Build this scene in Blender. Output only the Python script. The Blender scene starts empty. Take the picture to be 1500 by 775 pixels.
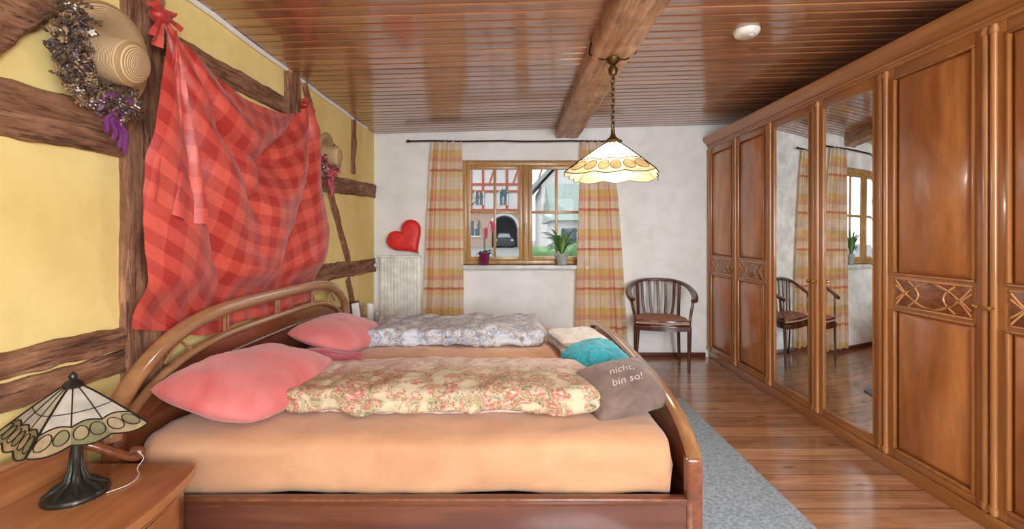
import bpy, bmesh, math, random
from mathutils import Vector, Matrix, noise
random.seed(7)
V=Vector; pi=math.pi
sc=bpy.context.scene
def s2l(c):
    out=[]
    for v in c[:3]:
        v=v/255.0
        out.append(v/12.92 if v<=0.04045 else ((v+0.055)/1.055)**2.4)
    return (out[0],out[1],out[2],1.0)
# ---------------------------------------------------------------- materials
def nm(name):
    m=bpy.data.materials.new(name); m.use_nodes=True
    nt=m.node_tree; b=nt.nodes['Principled BSDF']
    return m,nt,b
def nd(nt,t,**k):
    n=nt.nodes.new(t)
    for a,v in k.items():
        if a.startswith('i_'): n.inputs[a[2:].replace('_',' ')].default_value=v
        else: setattr(n,a,v)
    return n
def math_n(nt,op,a,b=None):
    n=nt.nodes.new('ShaderNodeMath'); n.operation=op
    for i,x in enumerate((a,b)):
        if x is None: continue
        if isinstance(x,(int,float)): n.inputs[i].default_value=x
        else: nt.links.new(x,n.inputs[i])
    return n.outputs[0]
def ramp(nt,fac,stops,interp='LINEAR'):
    r=nt.nodes.new('ShaderNodeValToRGB'); cr=r.color_ramp; cr.interpolation=interp
    while len(cr.elements)<len(stops): cr.elements.new(0.5)
    for e,(p,c) in zip(cr.elements,stops):
        e.position=p; e.color=s2l(c)
    nt.links.new(fac,r.inputs[0]); return r.outputs[0]
def mixc(nt,fac,a,b,mode='MIX'):
    n=nt.nodes.new('ShaderNodeMix'); n.data_type='RGBA'; n.blend_type=mode
    if isinstance(fac,(int,float)): n.inputs[0].default_value=fac
    else: nt.links.new(fac,n.inputs[0])
    for x,i in ((a,6),(b,7)):
        if isinstance(x,tuple): n.inputs[i].default_value=s2l(x)
        else: nt.links.new(x,n.inputs[i])
    return n.outputs[2]
def bump(nt,b,h,st=.2,dist=.01):
    n=nt.nodes.new('ShaderNodeBump'); n.inputs['Strength'].default_value=st; n.inputs['Distance'].default_value=dist
    nt.links.new(h,n.inputs['Height']); nt.links.new(n.outputs[0],b.inputs['Normal'])
def plain(name,c,rough=.5,metal=0,coat=0,bmp=0,bscale=60):
    m,nt,b=nm(name); b.inputs['Roughness'].default_value=rough; b.inputs['Metallic'].default_value=metal
    b.inputs['Coat Weight'].default_value=coat
    tc=nd(nt,'ShaderNodeTexCoord'); n=nd(nt,'ShaderNodeTexNoise',i_Scale=bscale*.2,i_Detail=3.0)
    nt.links.new(tc.outputs['Object'],n.inputs['Vector'])
    d=tuple(max(0,v*.9) for v in c); l=tuple(min(255,v*1.06) for v in c)
    nt.links.new(ramp(nt,n.outputs[0],[(.3,d),(.7,l)]),b.inputs['Base Color'])
    if bmp:
        n2=nd(nt,'ShaderNodeTexNoise',i_Scale=float(bscale),i_Detail=4.0); nt.links.new(tc.outputs['Object'],n2.inputs['Vector'])
        bump(nt,b,n2.outputs[0],bmp)
    return m
def wood(name,c1,c2,axis='Z',scale=14,rough=.35,coat=.3,bmp=.08,stretch=.07,board=None,dark=None,knots=False,cracks=False,coatr=.12,fineamt=.6,worn=False,cior=1.5,crk=.7):
    """board=(axis index,width): vary tone per board"""
    m,nt,b=nm(name); L=nt.links.new
    tc=nd(nt,'ShaderNodeTexCoord'); vec=tc.outputs['Object']
    bn=None
    if board:
        sp=nd(nt,'ShaderNodeSeparateXYZ'); L(vec,sp.inputs[0])
        q=math_n(nt,'DIVIDE',sp.outputs[board[0]],board[1]); fl=math_n(nt,'FLOOR',q)
        wn=nd(nt,'ShaderNodeTexWhiteNoise',noise_dimensions='1D'); L(fl,wn.inputs['W']); bn=wn.outputs['Value']
        cb=nd(nt,'ShaderNodeCombineXYZ'); L(math_n(nt,'MULTIPLY',bn,37.0),cb.inputs['XYZ'.index(axis)])
        va=nd(nt,'ShaderNodeVectorMath',operation='ADD'); L(vec,va.inputs[0]); L(cb.outputs[0],va.inputs[1]); vec=va.outputs[0]
    mp=nd(nt,'ShaderNodeMapping'); L(vec,mp.inputs[0])
    s=[1,1,1]; s['XYZ'.index(axis)]=stretch; mp.inputs['Scale'].default_value=s
    n=nd(nt,'ShaderNodeTexNoise',i_Scale=float(scale),i_Detail=8.0,i_Roughness=.62,i_Distortion=.7); L(mp.outputs[0],n.inputs['Vector'])
    n3=nd(nt,'ShaderNodeTexNoise',i_Scale=float(scale*4),i_Detail=3.0); L(mp.outputs[0],n3.inputs['Vector'])
    mid=tuple((a+d)/2 for a,d in zip(c1,c2))
    col=ramp(nt,n.outputs[0],[(.30,c1),(.5,mid),(.68,c2)])
    fine=ramp(nt,n3.outputs[0],[(.35,(205,205,205)),(.6,(255,255,255))])
    col=mixc(nt,fineamt,col,fine,'MULTIPLY')
    h=n.outputs[0]
    if bn is not None:
        r=ramp(nt,bn,[(0,(205,198,190)),(1,(255,255,255))]); col=mixc(nt,1.0,col,r,'MULTIPLY')
    if knots:
        mp2=nd(nt,'ShaderNodeMapping'); L(vec,mp2.inputs[0]); s2=[1,1,1]; s2['XYZ'.index(axis)]=.35; mp2.inputs['Scale'].default_value=s2
        vo=nd(nt,'ShaderNodeTexVoronoi',i_Scale=7.0); L(mp2.outputs[0],vo.inputs['Vector'])
        k=ramp(nt,vo.outputs['Distance'],[(.04,(110,64,40)),(.12,(255,255,255))]); col=mixc(nt,.8,col,k,'MULTIPLY')
    if worn:
        n7=nd(nt,'ShaderNodeTexNoise',i_Scale=2.6,i_Detail=6.0,i_Roughness=.65,i_Distortion=.8); L(tc.outputs['Object'],n7.inputs['Vector'])
        wv=ramp(nt,n7.outputs[0],[(.48,(0,0,0)),(.66,(255,255,255))]); col=mixc(nt,math_n(nt,'MULTIPLY',wv,.25),col,(196,170,146))
    if cracks:
        mp3=nd(nt,'ShaderNodeMapping'); L(vec,mp3.inputs[0]); s3=[1,1,1]; s3['XYZ'.index(axis)]=.06; mp3.inputs['Scale'].default_value=s3
        n5=nd(nt,'ShaderNodeTexNoise',i_Scale=60.0,i_Detail=6.0,i_Roughness=.75,i_Distortion=.2); L(mp3.outputs[0],n5.inputs['Vector'])
        k=ramp(nt,n5.outputs[0],[(.38,(84,56,42)),(.47,(255,255,255))]); col=mixc(nt,crk,col,k,'MULTIPLY')
        n6=nd(nt,'ShaderNodeTexNoise',i_Scale=5.0,i_Detail=7.0,i_Roughness=.7); L(vec,n6.inputs['Vector'])
        k2=ramp(nt,n6.outputs[0],[(.35,(190,172,160)),(.62,(255,255,255))]); col=mixc(nt,.9,col,k2,'MULTIPLY')
        h=math_n(nt,'ADD',math_n(nt,'ADD',n.outputs[0],math_n(nt,'MULTIPLY',n5.outputs[0],1.0)),n6.outputs[0])
    if board and dark:
        fr=math_n(nt,'FRACT',q); a=math_n(nt,'LESS_THAN',fr,dark)
        col=mixc(nt,a,col,(52,28,18))
    L(col,b.inputs['Base Color'])
    b.inputs['Roughness'].default_value=rough; b.inputs['Coat Weight'].default_value=coat; b.inputs['Coat Roughness'].default_value=coatr; b.inputs['Coat IOR'].default_value=cior
    if bmp: bump(nt,b,h,bmp)
    return m
def plaster(name,c1,c2,c3,bs=.5,fa=.5):
    m,nt,b=nm(name); L=nt.links.new
    tc=nd(nt,'ShaderNodeTexCoord')
    n=nd(nt,'ShaderNodeTexNoise',i_Scale=1.3,i_Detail=4.0,i_Roughness=.55); L(tc.outputs['Object'],n.inputs['Vector'])
    n2=nd(nt,'ShaderNodeTexNoise',i_Scale=7.0,i_Detail=8.0,i_Roughness=.6); L(tc.outputs['Object'],n2.inputs['Vector'])
    col=ramp(nt,n.outputs[0],[(.3,c1),(.55,c2),(.75,c3)])
    f=ramp(nt,n2.outputs[0],[(.25,(236,232,226)),(.55,(255,255,255))]); col=mixc(nt,fa,col,f,'MULTIPLY')
    L(col,b.inputs['Base Color']); b.inputs['Roughness'].default_value=.85
    bump(nt,b,n2.outputs[0],bs,.02); return m
def uvstripe(name,us,vs,pu,pv,mixf=.5,rough=.8,trans=0.0,sheen=0,mode='MIX',interp='CONSTANT'):
    m,nt,b=nm(name); L=nt.links.new
    tc=nd(nt,'ShaderNodeTexCoord'); sp=nd(nt,'ShaderNodeSeparateXYZ'); L(tc.outputs['UV'],sp.inputs[0])
    u=math_n(nt,'FRACT',math_n(nt,'DIVIDE',sp.outputs[0],pu)); v=math_n(nt,'FRACT',math_n(nt,'DIVIDE',sp.outputs[1],pv))
    cu=ramp(nt,u,us,interp); cv=ramp(nt,v,vs,interp)
    col=mixc(nt,mixf,cu,cv,mode)
    n=nd(nt,'ShaderNodeTexNoise',i_Scale=60.0,i_Detail=4.0); L(tc.outputs['UV'],n.inputs['Vector'])
    col=mixc(nt,.5,col,ramp(nt,n.outputs[0],[(.3,(225,225,225)),(.6,(255,255,255))]),'MULTIPLY')
    L(col,b.inputs['Base Color']); b.inputs['Roughness'].default_value=rough; b.inputs['Sheen Weight'].default_value=sheen
    bump(nt,b,n.outputs[0],.15,.003)
    if trans:
        t=nd(nt,'ShaderNodeBsdfTranslucent'); L(col,t.inputs[0]); mx=nd(nt,'ShaderNodeMixShader'); mx.inputs[0].default_value=trans
        L(b.outputs[0],mx.inputs[1]); L(t.outputs[0],mx.inputs[2]); L(mx.outputs[0],nt.nodes['Material Output'].inputs[0])
    return m
def floral(name,stops,base,scale=16,wr=.4,amt=.9,zs=None):
    m,nt,b=nm(name); L=nt.links.new
    tc=nd(nt,'ShaderNodeTexCoord')
    n=nd(nt,'ShaderNodeTexNoise',i_Scale=float(scale),i_Detail=4.0,i_Distortion=1.6); L(tc.outputs['Object'],n.inputs['Vector'])
    n2=nd(nt,'ShaderNodeTexNoise',i_Scale=scale*.45,i_Detail=3.0,i_Distortion=1.0); L(tc.outputs['Object'],n2.inputs['Vector'])
    col=ramp(nt,n.outputs[0],stops)
    msk=ramp(nt,n2.outputs[0],[(.40,(0,0,0)),(.46,(255,255,255))])
    mm=math_n(nt,'MULTIPLY',msk,amt)
    col=mixc(nt,mm,base,col)
    n4=nd(nt,'ShaderNodeTexNoise',i_Scale=11.0,i_Detail=5.0,i_Distortion=1.0); L(tc.outputs['Object'],n4.inputs['Vector'])
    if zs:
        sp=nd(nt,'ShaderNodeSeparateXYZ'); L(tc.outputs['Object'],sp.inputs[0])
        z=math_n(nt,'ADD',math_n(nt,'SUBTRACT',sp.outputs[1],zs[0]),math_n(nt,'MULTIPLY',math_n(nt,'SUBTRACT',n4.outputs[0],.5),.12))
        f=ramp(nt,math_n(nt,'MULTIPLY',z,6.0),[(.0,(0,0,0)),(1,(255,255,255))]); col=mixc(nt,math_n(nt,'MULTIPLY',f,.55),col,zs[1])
    L(col,b.inputs['Base Color']); b.inputs['Roughness'].default_value=.85
    bump(nt,b,n4.outputs[0],wr,.03); return m
def cloth(name,c1,c2,wr=.3,sc_=7,rough=.8):
    m,nt,b=nm(name); L=nt.links.new
    tc=nd(nt,'ShaderNodeTexCoord'); n=nd(nt,'ShaderNodeTexNoise',i_Scale=float(sc_),i_Detail=5.0,i_Distortion=1.2); L(tc.outputs['Object'],n.inputs['Vector'])
    L(ramp(nt,n.outputs[0],[(.3,c1),(.7,c2)]),b.inputs['Base Color']); b.inputs['Roughness'].default_value=rough; b.inputs['Sheen Weight'].default_value=.3
    bump(nt,b,n.outputs[0],wr,.03); return m
def glassy(name,c,emit=0,trans=.5,rough=.25):
    m,nt,b=nm(name); L=nt.links.new
    tc=nd(nt,'ShaderNodeTexCoord'); n=nd(nt,'ShaderNodeTexNoise',i_Scale=18.0,i_Detail=3.0,i_Distortion=1.0); L(tc.outputs['Object'],n.inputs['Vector'])
    col=ramp(nt,n.outputs[0],[(.3,tuple(v*.85 for v in c)),(.7,c)]); L(col,b.inputs['Base Color']); b.inputs['Roughness'].default_value=rough
    if emit: L(col,b.inputs['Emission Color']); b.inputs['Emission Strength'].default_value=emit
    t=nd(nt,'ShaderNodeBsdfTranslucent'); L(col,t.inputs[0]); mx=nd(nt,'ShaderNodeMixShader'); mx.inputs[0].default_value=trans
    L(b.outputs[0],mx.inputs[1]); L(t.outputs[0],mx.inputs[2]); L(mx.outputs[0],nt.nodes['Material Output'].inputs[0]); return m

M_yel=plaster('yellow_plaster',(228,198,120),(238,214,140),(244,224,158),.15,.5)
M_white=plaster('white_plaster',(226,224,220),(238,238,236),(246,246,245),.25,.5)
M_ceil=wood('ceiling_board',(158,100,66),(210,154,110),'X',16,.30,1.0,.05,.05,board=(1,.095),knots=True,coatr=.13,cior=1.8)
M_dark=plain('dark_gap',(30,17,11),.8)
M_floor=wood('floor_board',(162,104,70),(214,160,116),'X',10,.27,.6,.10,.08,board=(1,.16),dark=.04,knots=True,worn=True,coatr=.16,cior=1.6)
M_beam=wood('hewn_beam',(184,130,90),(236,194,150),'Y',12,.5,.2,.5,.06,cracks=True,crk=.4)
M_tim={a:wood('old_timber_'+a,(130,84,58),(204,154,116),a,24,.8,0,.9,.14,cracks=True,crk=.8) for a in 'YZ'}
M_ward=wood('cherry_frame',(156,98,50),(190,128,72),'Z',10,.3,.4,.03,.08,fineamt=.45)
M_wardH=wood('cherry_frame_h',(156,98,50),(192,130,74),'Y',10,.3,.4,.03,.08,fineamt=.45)
M_panel=wood('cherry_panel',(162,96,48),(210,140,80),'Z',5,.28,.4,.02,.25,fineamt=.4)
M_burl=wood('burl_inlay',(112,58,30),(164,98,54),'Y',22,.3,.4,.02,.8)
M_inlay=plain('inlay_light',(210,154,96),.3,0,.4)
M_bed=wood('bed_cherry',(104,54,34),(156,92,58),'Y',9,.22,.6,.03,.07)
M_bedx=wood('bed_cherry_x',(82,44,34),(120,72,54),'X',9,.3,.4,.05,.05)
M_rail=wood('bed_rail',(146,102,66),(184,136,94),'Y',10,.2,.7,.02,.06,fineamt=.3)
M_ns=wood('nightstand_wood',(158,98,58),(190,130,82),'Y',9,.25,.5,.03,.08,fineamt=.4)
M_win=wood('window_pine',(176,130,74),(206,160,100),'Z',12,.35,.3,.04,.07)
M_chair=wood('chair_mahogany',(62,32,24),(96,52,36),'Z',12,.25,.5,.02,.1)
M_seat=floral('seat_fabric',[(.4,(150,96,76)),(.5,(206,160,134)),(.6,(176,112,92))],(186,132,110),60,.1)
M_mirror=plain('mirror_silver',(235,238,238),.0,1.0); M_mirror.node_tree.nodes['Principled BSDF'].inputs['Roughness'].default_value=.015
M_brass=plain('aged_brass',(96,74,42),.4,.8)
M_gold=plain('gold_knob',(200,160,80),.25,.9)
M_iron=plain('black_iron',(35,32,30),.4,.6)
M_bronze=plain('dark_bronze',(62,62,58),.28,.7,bmp=.3,bscale=30)
M_radi=plain('radiator_enamel',(236,232,222),.4)
M_sill=plain('sill_stone',(214,213,210),.35)
M_heart=plain('red_velvet',(224,40,32),.5)
M_matt=cloth('peach_sheet',(196,144,106),(214,164,124),.25,3)
M_pinkA=cloth('salmon_pink',(204,88,84),(224,134,134),.3,3)
M_mag=cloth('magenta',(176,20,60),(205,40,85),.3,8)
M_teal=cloth('teal_plush',(0,136,156),(36,176,192),.7,22)
M_brown=cloth('brown_cushion_cloth',(104,84,76),(130,108,98),.2,12)
M_cream=cloth('cream_fleece',(206,200,196),(230,226,222),.5,16)
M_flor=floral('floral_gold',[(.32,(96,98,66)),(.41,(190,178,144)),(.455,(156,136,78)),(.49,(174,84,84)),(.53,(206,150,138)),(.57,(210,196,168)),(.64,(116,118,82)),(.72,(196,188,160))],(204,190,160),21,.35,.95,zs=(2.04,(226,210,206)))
M_flor2=floral('floral_pale',[(.35,(160,138,98)),(.44,(140,162,196)),(.50,(214,218,226)),(.57,(196,168,128)),(.64,(136,158,192))],(212,218,226),18,.6,.92)
M_pale=cloth('pale_rose_sheet',(212,192,188),(228,212,206),.4,6)
M_red=uvstripe('red_damask_check',[(0,(186,56,46)),(.5,(216,92,74))],[(0,(160,36,32)),(.5,(208,82,66))],.13,.13,.5,.42,.06,.15)
M_curt=uvstripe('plaid_curtain',[(0,(255,252,246)),(.22,(252,220,212)),(.38,(255,250,240)),(.56,(248,192,186)),(.64,(255,250,238)),(.82,(255,244,212))],
   [(0,(253,248,238)),(.2,(248,230,172)),(.38,(248,208,190)),(.50,(252,244,226)),(.68,(236,162,150)),(.75,(250,236,194)),(.88,(253,248,236))],.36,.42,1.0,.8,.6,mode='MULTIPLY')
M_rug,_nt,_b=nm('rug_weave')
_tc=nd(_nt,'ShaderNodeTexCoord'); _n=nd(_nt,'ShaderNodeTexNoise',i_Scale=60.0,i_Detail=5.0,i_Roughness=.7); _nt.links.new(_tc.outputs['Object'],_n.inputs['Vector'])
_nt.links.new(ramp(_nt,_n.outputs[0],[(.34,(126,142,156)),(.5,(162,178,190)),(.66,(192,206,212))]),_b.inputs['Base Color']); _b.inputs['Roughness'].default_value=.95; bump(_nt,_b,_n.outputs[0],.6,.01)
M_straw,_nt,_b=nm('straw')
_tc=nd(_nt,'ShaderNodeTexCoord'); _w=nd(_nt,'ShaderNodeTexWave',wave_type='BANDS',bands_direction='X',i_Scale=14.0,i_Distortion=.6); _nt.links.new(_tc.outputs['UV'],_w.inputs['Vector'])
_nt.links.new(ramp(_nt,_w.outputs[0],[(.1,(156,122,82)),(.6,(206,176,134))]),_b.inputs['Base Color']); _b.inputs['Roughness'].default_value=.8; bump(_nt,_b,_w.outputs[0],.5,.006)
M_green=plain('leaf_green',(70,120,50),.45); M_green2=plain('leaf_pale',(120,160,90),.45)
M_pur=plain('purple_ribbon',(120,56,120),.5); M_pk=plain('pink_petal',(226,90,120),.6); M_wht=plain('white_petal',(226,216,204),.6)
M_dry=plain('dried_stem',(96,72,50),.8); M_dry2=plain('dried_bloom',(160,130,100),.9); M_redp=plain('red_petal',(186,36,60),.6); M_vio=plain('violet_petal',(108,86,106),.7)
M_dkb=plain('dark_bloom',(78,62,54),.9)
M_potp=plain('purple_pot',(120,30,80),.2,0,.5); M_potg=plain('grey_pot',(160,170,168),.2,0,.5)
M_lead=plain('lead_came',(44,38,32),.45,.5)
M_gcream=glassy('cream_glass',(244,240,226)); M_gamb=glassy('amber_glass',(222,200,160)); M_ggrn=glassy('olive_glass',(176,172,130))
M_gl1=glassy('lit_cream_glass',(250,238,212),.22,.35); M_gl2=glassy('lit_amber_glass',(242,216,164),.2,.35); M_gl3=glassy('lit_orange_glass',(234,202,152),.18,.35)
M_wcup=plain('white_ceramic',(235,232,225),.3); M_plw=plain('white_plastic',(232,228,218),.4)
M_text=plain('white_print',(228,220,212),.7)
M_bulb,_nt,_b=nm('bulb'); _b.inputs['Emission Color'].default_value=(1,.86,.62,1); _b.inputs['Emission Strength'].default_value=6
M_pane,_nt,_b=nm('window_glass'); _t=nd(_nt,'ShaderNodeBsdfTransparent'); _g=nd(_nt,'ShaderNodeBsdfGlossy',i_Roughness=.02); _mx=nd(_nt,'ShaderNodeMixShader'); _mx.inputs[0].default_value=.003
_nt.links.new(_t.outputs[0],_mx.inputs[1]); _nt.links.new(_g.outputs[0],_mx.inputs[2]); _nt.links.new(_mx.outputs[0],_nt.nodes['Material Output'].inputs[0])

# ---------------------------------------------------------------- mesh builder
class MB:
    def __init__(s): s.bm=bmesh.new(); s.mats=[]; s.uv=s.bm.loops.layers.uv.new('UVMap')
    def mi(s,m):
        if m not in s.mats: s.mats.append(m)
        return s.mats.index(m)
    def face(s,vs,m,uvs=None):
        try: f=s.bm.faces.new(vs)
        except ValueError: return None
        f.material_index=s.mi(m)
        if uvs:
            for l,q in zip(f.loops,uvs): l[s.uv].uv=q
        return f
    def box(s,x0,x1,y0,y1,z0,z1,m,bev=0,M=None,seg=2):
        co=[V((x,y,z)) for x in (x0,x1) for y in (y0,y1) for z in (z0,z1)]
        if M: co=[M@c for c in co]
        v=[s.bm.verts.new(c) for c in co]
        fs=[s.face([v[i] for i in q],m) for q in ((0,1,3,2),(4,6,7,5),(0,4,5,1),(2,3,7,6),(0,2,6,4),(1,5,7,3))]
        if bev:
            ed=set(e for f in fs for e in f.edges)
            bmesh.ops.bevel(s.bm,geom=list(ed),offset=bev,segments=seg,profile=.5,affect='EDGES')
    def prism(s,pts,vec,m,M=None,bev=0):
        a=[V(p) for p in pts]; b=[p+V(vec) for p in a]
        if M: a=[M@p for p in a]; b=[M@p for p in b]
        va=[s.bm.verts.new(p) for p in a]; vb=[s.bm.verts.new(p) for p in b]; n=len(a)
        fs=[s.face(va[::-1],m),s.face(vb,m)]
        for i in range(n): fs.append(s.face([va[i],va[(i+1)%n],vb[(i+1)%n],vb[i]],m))
        if bev:
            ed=set(list(fs[0].edges)+list(fs[1].edges))
            bmesh.ops.bevel(s.bm,geom=list(ed),offset=bev,segments=3,profile=.5,affect='EDGES')
    def tube(s,pts,r,m,seg=8,closed=False,a=1,b=1,ref=None,M=None):
        P=[V(p) for p in pts]
        if M: P=[M@p for p in P]
        n=len(P); rr=r if isinstance(r,(list,tuple)) else [r]*n
        rings=[]; N=None
        for i in range(n):
            if closed: t=(P[(i+1)%n]-P[i-1])
            else: t=P[min(i+1,n-1)]-P[max(i-1,0)]
            if t.length<1e-9: t=V((0,0,1))
            t.normalize()
            if ref is not None: N=(V(ref)-t*t.dot(V(ref)))
            elif N is None:
                h=V((0,0,1)) if abs(t.z)<.9 else V((1,0,0)); N=h-t*t.dot(h)
            else: N=N-t*t.dot(N)
            if N.length<1e-6: N=t.orthogonal()
            N.normalize(); B=t.cross(N)
            rings.append([s.bm.verts.new(P[i]+(N*math.cos(2*pi*k/seg)*a+B*math.sin(2*pi*k/seg)*b)*rr[i]) for k in range(seg)])
        for i in range(n if closed else n-1):
            A=rings[i]; Bq=rings[(i+1)%n]
            for k in range(seg): s.face([A[k],A[(k+1)%seg],Bq[(k+1)%seg],Bq[k]],m)
        if not closed: s.face(rings[0][::-1],m); s.face(rings[-1],m)
    def lathe(s,prof,M,m,seg=28,cap=True):
        rings=[]; 
        for r,h in prof: rings.append([s.bm.verts.new(M@V((r*math.cos(2*pi*k/seg),r*math.sin(2*pi*k/seg),h))) for k in range(seg)])
        for i in range(len(rings)-1):
            for k in range(seg):
                k2=(k+1)%seg
                s.face([rings[i][k],rings[i][k2],rings[i+1][k2],rings[i+1][k]],m,[(prof[i][0]*5+prof[i][1]*5,k/seg)]*2+[(prof[i+1][0]*5+prof[i+1][1]*5,k/seg)]*2)
        if cap: s.face(rings[0][::-1],m); s.face(rings[-1],m)
    def grid(s,f,nu,nv,m,uvf=None,closeu=False):
        g=[[s.bm.verts.new(f(i/nu,j/nv)) for j in range(nv+1)] for i in range(nu if closeu else nu+1)]
        W=len(g)
        for i in range(nu):
            for j in range(nv):
                q=[(i,j),(i+1,j),(i+1,j+1),(i,j+1)]
                uv=[(uvf(a/nu,b/nv) if uvf else (a/nu,b/nv)) for a,b in q]
                s.face([g[a%W][b] for a,b in q],m,uv)
        return g
    def ell(s,M,rx,ry,rz,m,seg=10,rg=6):
        g=[]
        for j in range(rg+1):
            ph=-pi/2+pi*j/rg
            g.append([s.bm.verts.new(M@V((rx*math.cos(ph)*math.cos(2*pi*k/seg),ry*math.cos(ph)*math.sin(2*pi*k/seg),rz*math.sin(ph)))) for k in range(seg)] if 0<j<rg else [s.bm.verts.new(M@V((0,0,rz*math.sin(ph))))])
        for j in range(rg):
            for k in range(seg):
                k2=(k+1)%seg
                if j==0: s.face([g[0][0],g[1][k2],g[1][k]],m)
                elif j==rg-1: s.face([g[j][k],g[j][k2],g[rg][0]],m)
                else: s.face([g[j][k],g[j][k2],g[j+1][k2],g[j+1][k]],m)
    def obj(s,name,parent=None,ang=38,recalc=True):
        if recalc: bmesh.ops.recalc_face_normals(s.bm,faces=s.bm.faces)
        for f in s.bm.faces: f.smooth=True
        th=math.radians(ang)
        for e in s.bm.edges:
            if len(e.link_faces)==2 and e.calc_face_angle(0)>th: e.smooth=False
        me=bpy.data.meshes.new(name); s.bm.to_mesh(me); s.bm.free()
        for m in s.mats: me.materials.append(m)
        o=bpy.data.objects.new(name,me); sc.collection.objects.link(o)
        if parent: o.parent=parent
        return o
T=Matrix.Translation
def R(a,ax): return Matrix.Rotation(math.radians(a),4,ax)
def smooth(P,n=3):
    P=[V(p) for p in P]
    for _ in range(n):
        Q=[P[0]]
        for a,b in zip(P[:-1],P[1:]): Q+= [a.lerp(b,.25),a.lerp(b,.75)]
        Q.append(P[-1]); P=Q
    return P
def beam(mb,p0,p1,w,d,nrm,m,seed=0,amp=.008,n=None):
    p0=V(p0);p1=V(p1);nrm=V(nrm).normalized(); t=(p1-p0); L=t.length; t.normalize(); sd=t.cross(nrm).normalized()
    n=n or max(6,int(L/.03)); prof=[]
    for (a,b) in ((-1,0),(-1,.35),(-1,.75),(-.93,.95),(-.75,1),(-.5,1),(-.25,1),(0,1),(.25,1),(.5,1),(.75,1),(.93,.95),(1,.75),(1,.35),(1,0)): prof.append((a*w/2,b*d))
    def f(u,v):
        i0=int(round(u*(len(prof)-1))); a,b=prof[min(i0,len(prof)-1)]
        q=p0+t*(L*v)
        k1=noise.noise(V((v*L*3,seed*7.1,a*9)))*amp*1.3+noise.noise(V((v*L*9,seed*3.3+b*9,a*45)))*amp*1.0
        k2=noise.noise(V((v*L*2.2,seed*5.7+3,b)))*amp*1.0+noise.noise(V((v*L*16,seed*5.7+3,a*20)))*amp*.8
        return q+sd*(a+k2)+nrm*(b+(k1 if b>0 else 0))
    g=mb.grid(f,len(prof)-1,n,m)
    mb.face([r[0] for r in g],m); mb.face([r[-1] for r in g][::-1],m)

# ---------------------------------------------------------------- room shell
YF=5.05; XL=-1.5; XR=2.80; YB=-1.9
def zc(x): return 2.425+.027*(x+1.5)
mb=MB(); mb.box(XL-.3,XR+.3,YB-.3,YF+.35,-.12,0,M_floor); mb.obj('floor')
mb=MB(); w=.095
ny=int((YF-YB)/w)+1
dx=XR-XL; tilt=V((dx+.04,0,.027*(dx+.04)))
for i in range(ny+1):
    y0=math.floor(YB/w)*w+i*w+.003; y1=y0+w-.006; 
    if y1>YF: y1=YF
    if y0>YF-.01: break
    z=zc(XL-.02); c=.008
    mb.prism([(XL-.02,y0,z+.02),(XL-.02,y0,z+c),(XL-.02,y0+c,z),(XL-.02,y1-c,z),(XL-.02,y1,z+c),(XL-.02,y1,z+.02)],tilt,M_ceil)
z=zc(XL-.3)+.018
mb.prism([(XL-.3,YB-.3,z),(XL-.3,YF+.35,z),(XL-.3,YF+.35,z+.2),(XL-.3,YB-.3,z+.2)],(dx+.6,0,.027*(dx+.6)),M_dark)
mb.obj('ceiling',ang=20)
mb=MB(); mb.box(XL-.3,XL,YB-.3,YF+.35,0,2.46,M_yel); mb.obj('wall_left')
mb=MB(); mb.box(XR,XR+.3,YB-.3,YF+.35,0,2.6,M_white); mb.obj('wall_right')
WX0,WX1,WZ0,WZ1=-.545,.845,1.0,2.14
mb=MB()
mb.box(XL,WX0,YF,YF+.35,0,2.6,M_white); mb.box(WX1,XR,YF,YF+.35,0,2.6,M_white)
mb.box(WX0,WX1,YF,YF+.35,0,WZ0,M_white); mb.box(WX0,WX1,YF,YF+.35,WZ1,2.6,M_white); mb.obj('wall_far')
# back wall with two unseen openings added to let fill light in
mb=MB()
for a,b in ((XL,-1.3),(.4,.7),(2.4,XR)): mb.box(a,b,YB-.3,YB,0,2.6,M_white)
for a,b in ((-1.3,.4),(.7,2.4)):
    mb.box(a,b,YB-.3,YB,0,.9,M_white); mb.box(a,b,YB-.3,YB,2.3,2.6,M_white)
mb.obj('wall_back')
mb=MB(); mb.box(XL,2.1,YF-.018,YF,0,.05,M_bedx,.004); mb.obj('baseboard_far')
mb=MB(); mb.box(XL,XL+.018,YB,YF-.02,0,.06,M_bed,.004); mb.obj('baseboard_left')
mb=MB(); beam(mb,(.60,YB,zc(.6)+.01),(.60,YF,zc(.6)+.01),.25,.115,(0,0,-1),M_beam,3,.008,140); mb.obj('ceiling_beam',ang=60)
mb=MB(); mb.tube([(XL+.012,y*.35+YB,2.415+.004*math.sin(y*9)) for y in range(20)],.014,M_white,6); mb.obj('trim_1')

# wall timbers
X=XL-.004
def timber(y0,z0,y1,z1,w,seed,d=.026,amp=.010):
    mb=MB(); ax='Y' if abs(y1-y0)>abs(z1-z0)*.8 else 'Z'
    beam(mb,(X,y0,z0),(X,y1,z1),w,d,(1,0,0),M_tim[ax],seed,amp); return mb.obj('timber_beam',ang=45)
timber(YB,1.72,1.77,1.745,.09,1); timber(YB,1.62,1.77,1.66,.09,2)
timber(3.3,1.72,5.04,1.80,.14,4)
timber(YB,.96,1.80,.93,.085,5); timber(YB,.87,1.80,.845,.08,25); timber(3.4,1.03,5.04,1.0,.14,6)
timber(YB,.74,1.3,.70,.06,15)
timber(1.875,.0,1.875,2.43,.20,7,.03); timber(3.15,.0,3.15,2.43,.19,8,.03); timber(4.35,1.90,4.37,2.42,.08,9)
timber(1.20,1.80,1.60,2.24,.15,10); timber(3.33,2.42,3.66,1.90,.07,11); timber(3.80,1.68,4.24,1.09,.09,13); timber(4.22,.93,4.5,.4,.09,14)
timber(1.99,2.15,3.04,2.17,.11,16)

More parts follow.
